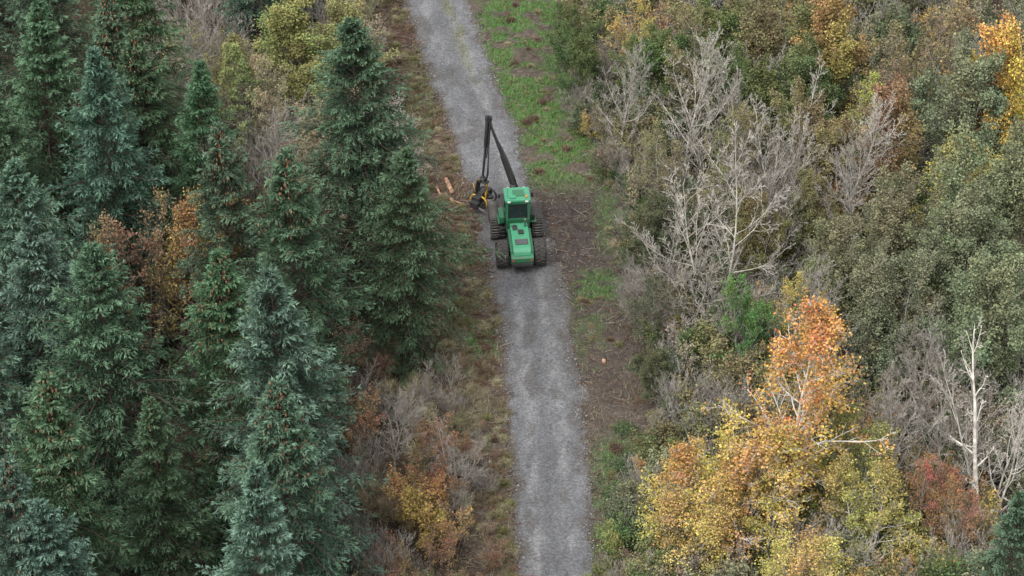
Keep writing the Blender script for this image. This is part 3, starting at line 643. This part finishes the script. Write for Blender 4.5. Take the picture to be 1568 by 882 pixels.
prism("cab_glass",[(2.12,1.8),(2.24,3.12),(3.42,3.12),(3.78,2.5),(3.74,1.8)],-.66,.66,GLS,.02)
for sx in (-1,1):
    beam("cab_pillar_rear_%d"%sx,(sx*.68,2.10,1.82),(sx*.66,2.22,3.14),.15,.13,GRNP)
    beam("cab_pillar_front_%d"%sx,(sx*.69,3.75,1.8),(sx*.66,3.45,3.14),.09,.09,BLK)
    beam("cab_pillar_mid_%d"%sx,(sx*.69,2.95,1.8),(sx*.67,2.95,3.14),.08,.08,GRNP)
    rod("mirror_arm_%d"%sx,[(sx*.7,3.6,2.7),(sx*1.0,3.75,2.75)],.018,BLK,6); box("mirror_%d"%sx,(sx*1.04,3.76,2.62),(.16,.06,.3),BLK,.02)
    rod("cab_handrail_%d"%sx,[(sx*.8,2.2,1.5),(sx*.86,2.15,1.9),(sx*.86,2.2,2.6),(sx*.76,2.25,2.75)],.018,BLK,6)
    box("roof_lamp_rear_%d"%sx,(sx*.55,2.10,3.22),(.2,.08,.1),WHT,.02); box("roof_lamp_front_%d"%sx,(sx*.5,3.62,3.26),(.2,.08,.1),WHT,.02)
box("cab_rear_sill",(0,2.09,1.92),(1.36,.08,.16),GRNP,.02); box("cab_rear_header",(0,2.20,3.05),(1.36,.08,.12),GRNP,.02)
box("rear_window_frame",(0,2.14,2.05),(.9,.04,.05),BLK,.01)
box("cab_roof",(0,2.86,3.24),(1.62,1.5,.2),GRN_SKY,.07)
box("roof_hatch",(.1,2.9,3.36),(.7,.7,.06),GRNP,.02); box("air_con_unit",(-.3,2.45,3.38),(.4,.3,.08),GRN_SKY,.03)
rod("beacon",[(.55,2.35,3.33),(.55,2.35,3.5)],.06,ORB,10)
rod("antenna",[(-.6,2.4,3.33),(-.62,2.35,4.1)],.01,BLK,4)
box("side_tank_left",(-.95,3.0,1.7),(.35,1.2,.42),GRNP,.06); box("side_box_right",(.95,3.1,1.68),(.35,1.0,.4),BLK,.05)
for i in range(3): box("cab_step_%d"%i,(-.98,2.25,.7+i*.28),(.35,.22,.04),BLK,.01)
rod("crane_slew_base",[(0,5.25,1.35),(0,5.25,1.75)],.5,BLK,20); rod("crane_pillar",[(0,5.25,1.7),(0.0,5.3,2.45)],(.3,.22),BLK,14)
B0=(0,5.35,2.35); K=(-1.43,7.15,6.3); S1=(-1.83,6.75,2.25)
mid=tuple(B0[i]*.55+K[i]*.45 for i in range(3))
beam("main_boom_lower",B0,mid,.24,.32,BLK,.20,.26); beam("main_boom_upper",mid,K,.14,.18,BLK,.12,.14)
off=(.26,-.28,.05); P1=tuple(B0[i]+off[i] for i in range(3)); P2=tuple(K[i]+(.12,-.28,-.25)[i] for i in range(3))
beam("parallel_link",P1,P2,.07,.08,BLK); beam("lift_cylinder",(.05,5.8,1.8),tuple(B0[i]*.6+K[i]*.4 for i in range(3)),.15,.15,BLK)
beam("lift_cylinder_rod",(.02,5.9,2.6),tuple(B0[i]*.42+K[i]*.58 for i in range(3)),.07,.07,GRY)
rod("knuckle_pin",[(K[0]-.2,K[1],K[2]),(K[0]+.25,K[1],K[2])],.13,BLK,12)
M1=tuple(K[i]*.5+S1[i]*.5 for i in range(3))
beam("stick_boom_outer",(K[0],K[1],K[2]+.2),M1,.20,.26,BLK,.16,.2); beam("stick_boom_inner",M1,S1,.11,.13,BLK)
beam("stick_cylinder",(K[0]+.12,K[1]-.3,K[2]-.3),tuple(K[i]*.35+S1[i]*.65+(.1,-.22,0)[i] for i in range(3)),.07,.07,BLK)
for j in range(4):
    o_=.03*j; rod("hose_%d"%j,[(.2,5.2,2.5+o_),(-.05+o_,5.2,3.2),tuple(np.array(mid)+[.2+o_,-.25,0]),tuple(np.array(K)+[.2,-.35-o_,-.5]),tuple(np.array(K)+[.18,-.1,.15+o_]),tuple(np.array(M1)+[.2,-.15-o_,0]),tuple(np.array(S1)+[.25+o_,-.25,.3]),tuple(np.array(S1)+[.15,-.2,-.5])],.022,BLK,6)
hx,hy=0,0
hd=bpy.data.objects.new("harvester_head",None); hd.parent=hv; hd.location=(S1[0],S1[1],0); hd.rotation_euler=(0,0,math.radians(-38)); hd.scale=(1.2,1.2,1.12); col.objects.link(hd); PAR=hd
rod("rotator_link",[(0,0,2.03),(hx,hy,1.9)],.09,BLK,10); rod("rotator",[(hx,hy,1.93),(hx,hy,1.66)],.17,BLK,14)
beam("head_tilt_frame_l",(hx-.26,hy,1.65),(hx-.3,hy-.15,.75),.07,.3,BLK); beam("head_tilt_frame_r",(hx+.26,hy,1.65),(hx+.3,hy-.15,.75),.07,.3,YELP); box("head_tilt_top",(hx,hy,1.68),(.62,.34,.1),BLK,.03)
box("head_body",(hx,hy-.05,.75),(.42,1.35,.42),BLK,.05); box("head_cover",(hx,hy-.1,.99),(.30,.45,.10),BLK,.03)
for sx in (-1,1):
    rod("feed_roller_%d"%sx,[(hx+sx*.46,hy,.3),(hx+sx*.46,hy,.72)],.27,STL,14); rod("roller_motor_%d"%sx,[(hx+sx*.46,hy,.72),(hx+sx*.46,hy,.88)],.15,BLK,12)
    beam("roller_arm_%d"%sx,(hx+sx*.15,hy-.1,.9),(hx+sx*.46,hy,.9),.1,.14,BLK)
    for yy,nm_ in ((.5,"front"),(-.42,"rear")):
        pts=[(hx+sx*(.16+.36*math.sin(a)),hy+yy,.52+.42*math.cos(a)) for a in np.linspace(.1,2.5,9)]
        rod("delimbing_knife_%s_%d"%(nm_,sx),pts,[.04,.05,.05,.05,.05,.045,.04,.03,.02],YELP if nm_=="rear" else BLK,6)
box("saw_box",(hx+.05,hy-.85,.62),(.5,.3,.36),BLK,.04); box("saw_bar",(hx+.3,hy-.86,.45),(.75,.05,.1),GRY,.01,(0,.2,0))
rod("head_hose_a",[(hx+.1,hy-.2,1.9),(hx+.45,hy-.35,1.6),(hx+.3,hy-.4,1.05)],.03,BLK,6); rod("head_hose_b",[(hx-.1,hy-.2,1.9),(hx-.42,hy-.3,1.55),(hx-.25,hy-.35,1.05)],.03,YELP,6)

m,nt,out=newmat("log_bark_and_cut_wood"); tc=N(nt,"ShaderNodeTexCoord"); d=N(nt,"ShaderNodeBsdfPrincipled"); d.inputs["Roughness"].default_value=.8
nt.links.new(ramp(nt,noise(nt,4,4,tc.outputs["Object"]),[(.38,(.18,.10,.06)),(.62,(.42,.25,.16))]),d.inputs["Base Color"]); nt.links.new(d.outputs[0],out.inputs[0]); LOG=m
def log(name,p,q,r):
    V,Q=tubes(np.array([[p,q]],float),np.array([[r,r*.9]]),12); A=Acc(); A.add(V,Q); me=A.mesh(name,[LOG]); bm=bmesh.new(); bm.from_mesh(me)
    bmesh.ops.holes_fill(bm,edges=[e for e in bm.edges if e.is_boundary],sides=0); bm.to_mesh(me); bm.free(); add_obj(name,me)
log("cut_log",(-4.3,12.1,.2),(-3.85,10.5,.18),.15); log("cut_log",(-3.7,9.6,.08),(-3.1,9.3,.08),.07); log("tree_stump",(-3.9,9.8,0),(-3.9,9.8,.2),.15); log("cut_log",(-4.9,11.4,.08),(-4.6,10.2,.1),.08); log("tree_stump",(5.4,-7.6,-.1),(5.4,-7.6,.2),.13); log("cut_log",(3.0,15.2,.05),(3.5,15.0,.05),.05)

# ------------------------------------------------------------------ light, sky, camera
w=bpy.data.worlds.new("World"); scene.world=w; w.use_nodes=True; nt=w.node_tree; bg=nt.nodes["Background"]
sky=nt.nodes.new("ShaderNodeTexSky"); sky.sky_type='NISHITA'; sky.sun_disc=False
EL,AZ=math.radians(55),math.radians(215)
sky.sun_elevation=EL; sky.sun_rotation=AZ; sky.air_density=1.5; sky.dust_density=4
hs=nt.nodes.new("ShaderNodeHueSaturation"); hs.inputs["Saturation"].default_value=.15; hs.inputs["Value"].default_value=2.3
nt.links.new(sky.outputs[0],hs.inputs["Color"]); nt.links.new(hs.outputs[0],bg.inputs[0]); bg.inputs[1].default_value=.15
sd=bpy.data.lights.new("sun","SUN"); sd.energy=1.5; sd.angle=math.radians(28); sd.color=(1,.98,.96)
so=bpy.data.objects.new("sun",sd); col.objects.link(so)
dirv=Vector((math.sin(AZ)*math.cos(EL),math.cos(AZ)*math.cos(EL),math.sin(EL)))
so.rotation_euler=dirv.to_track_quat('Z','Y').to_euler(); so.location=dirv*200
cd=bpy.data.cameras.new("camera"); cd.sensor_width=36; cd.lens=3900/1568*36; cd.clip_end=8000; cd.clip_start=1
co=bpy.data.objects.new("camera",cd); co.location=(0,-127.8,89.5); co.rotation_euler=(math.radians(55),0,0); col.objects.link(co); scene.camera=co
scene.view_settings.view_transform='Standard'; scene.view_settings.look='None'; scene.view_settings.exposure=0; scene.view_settings.gamma=1
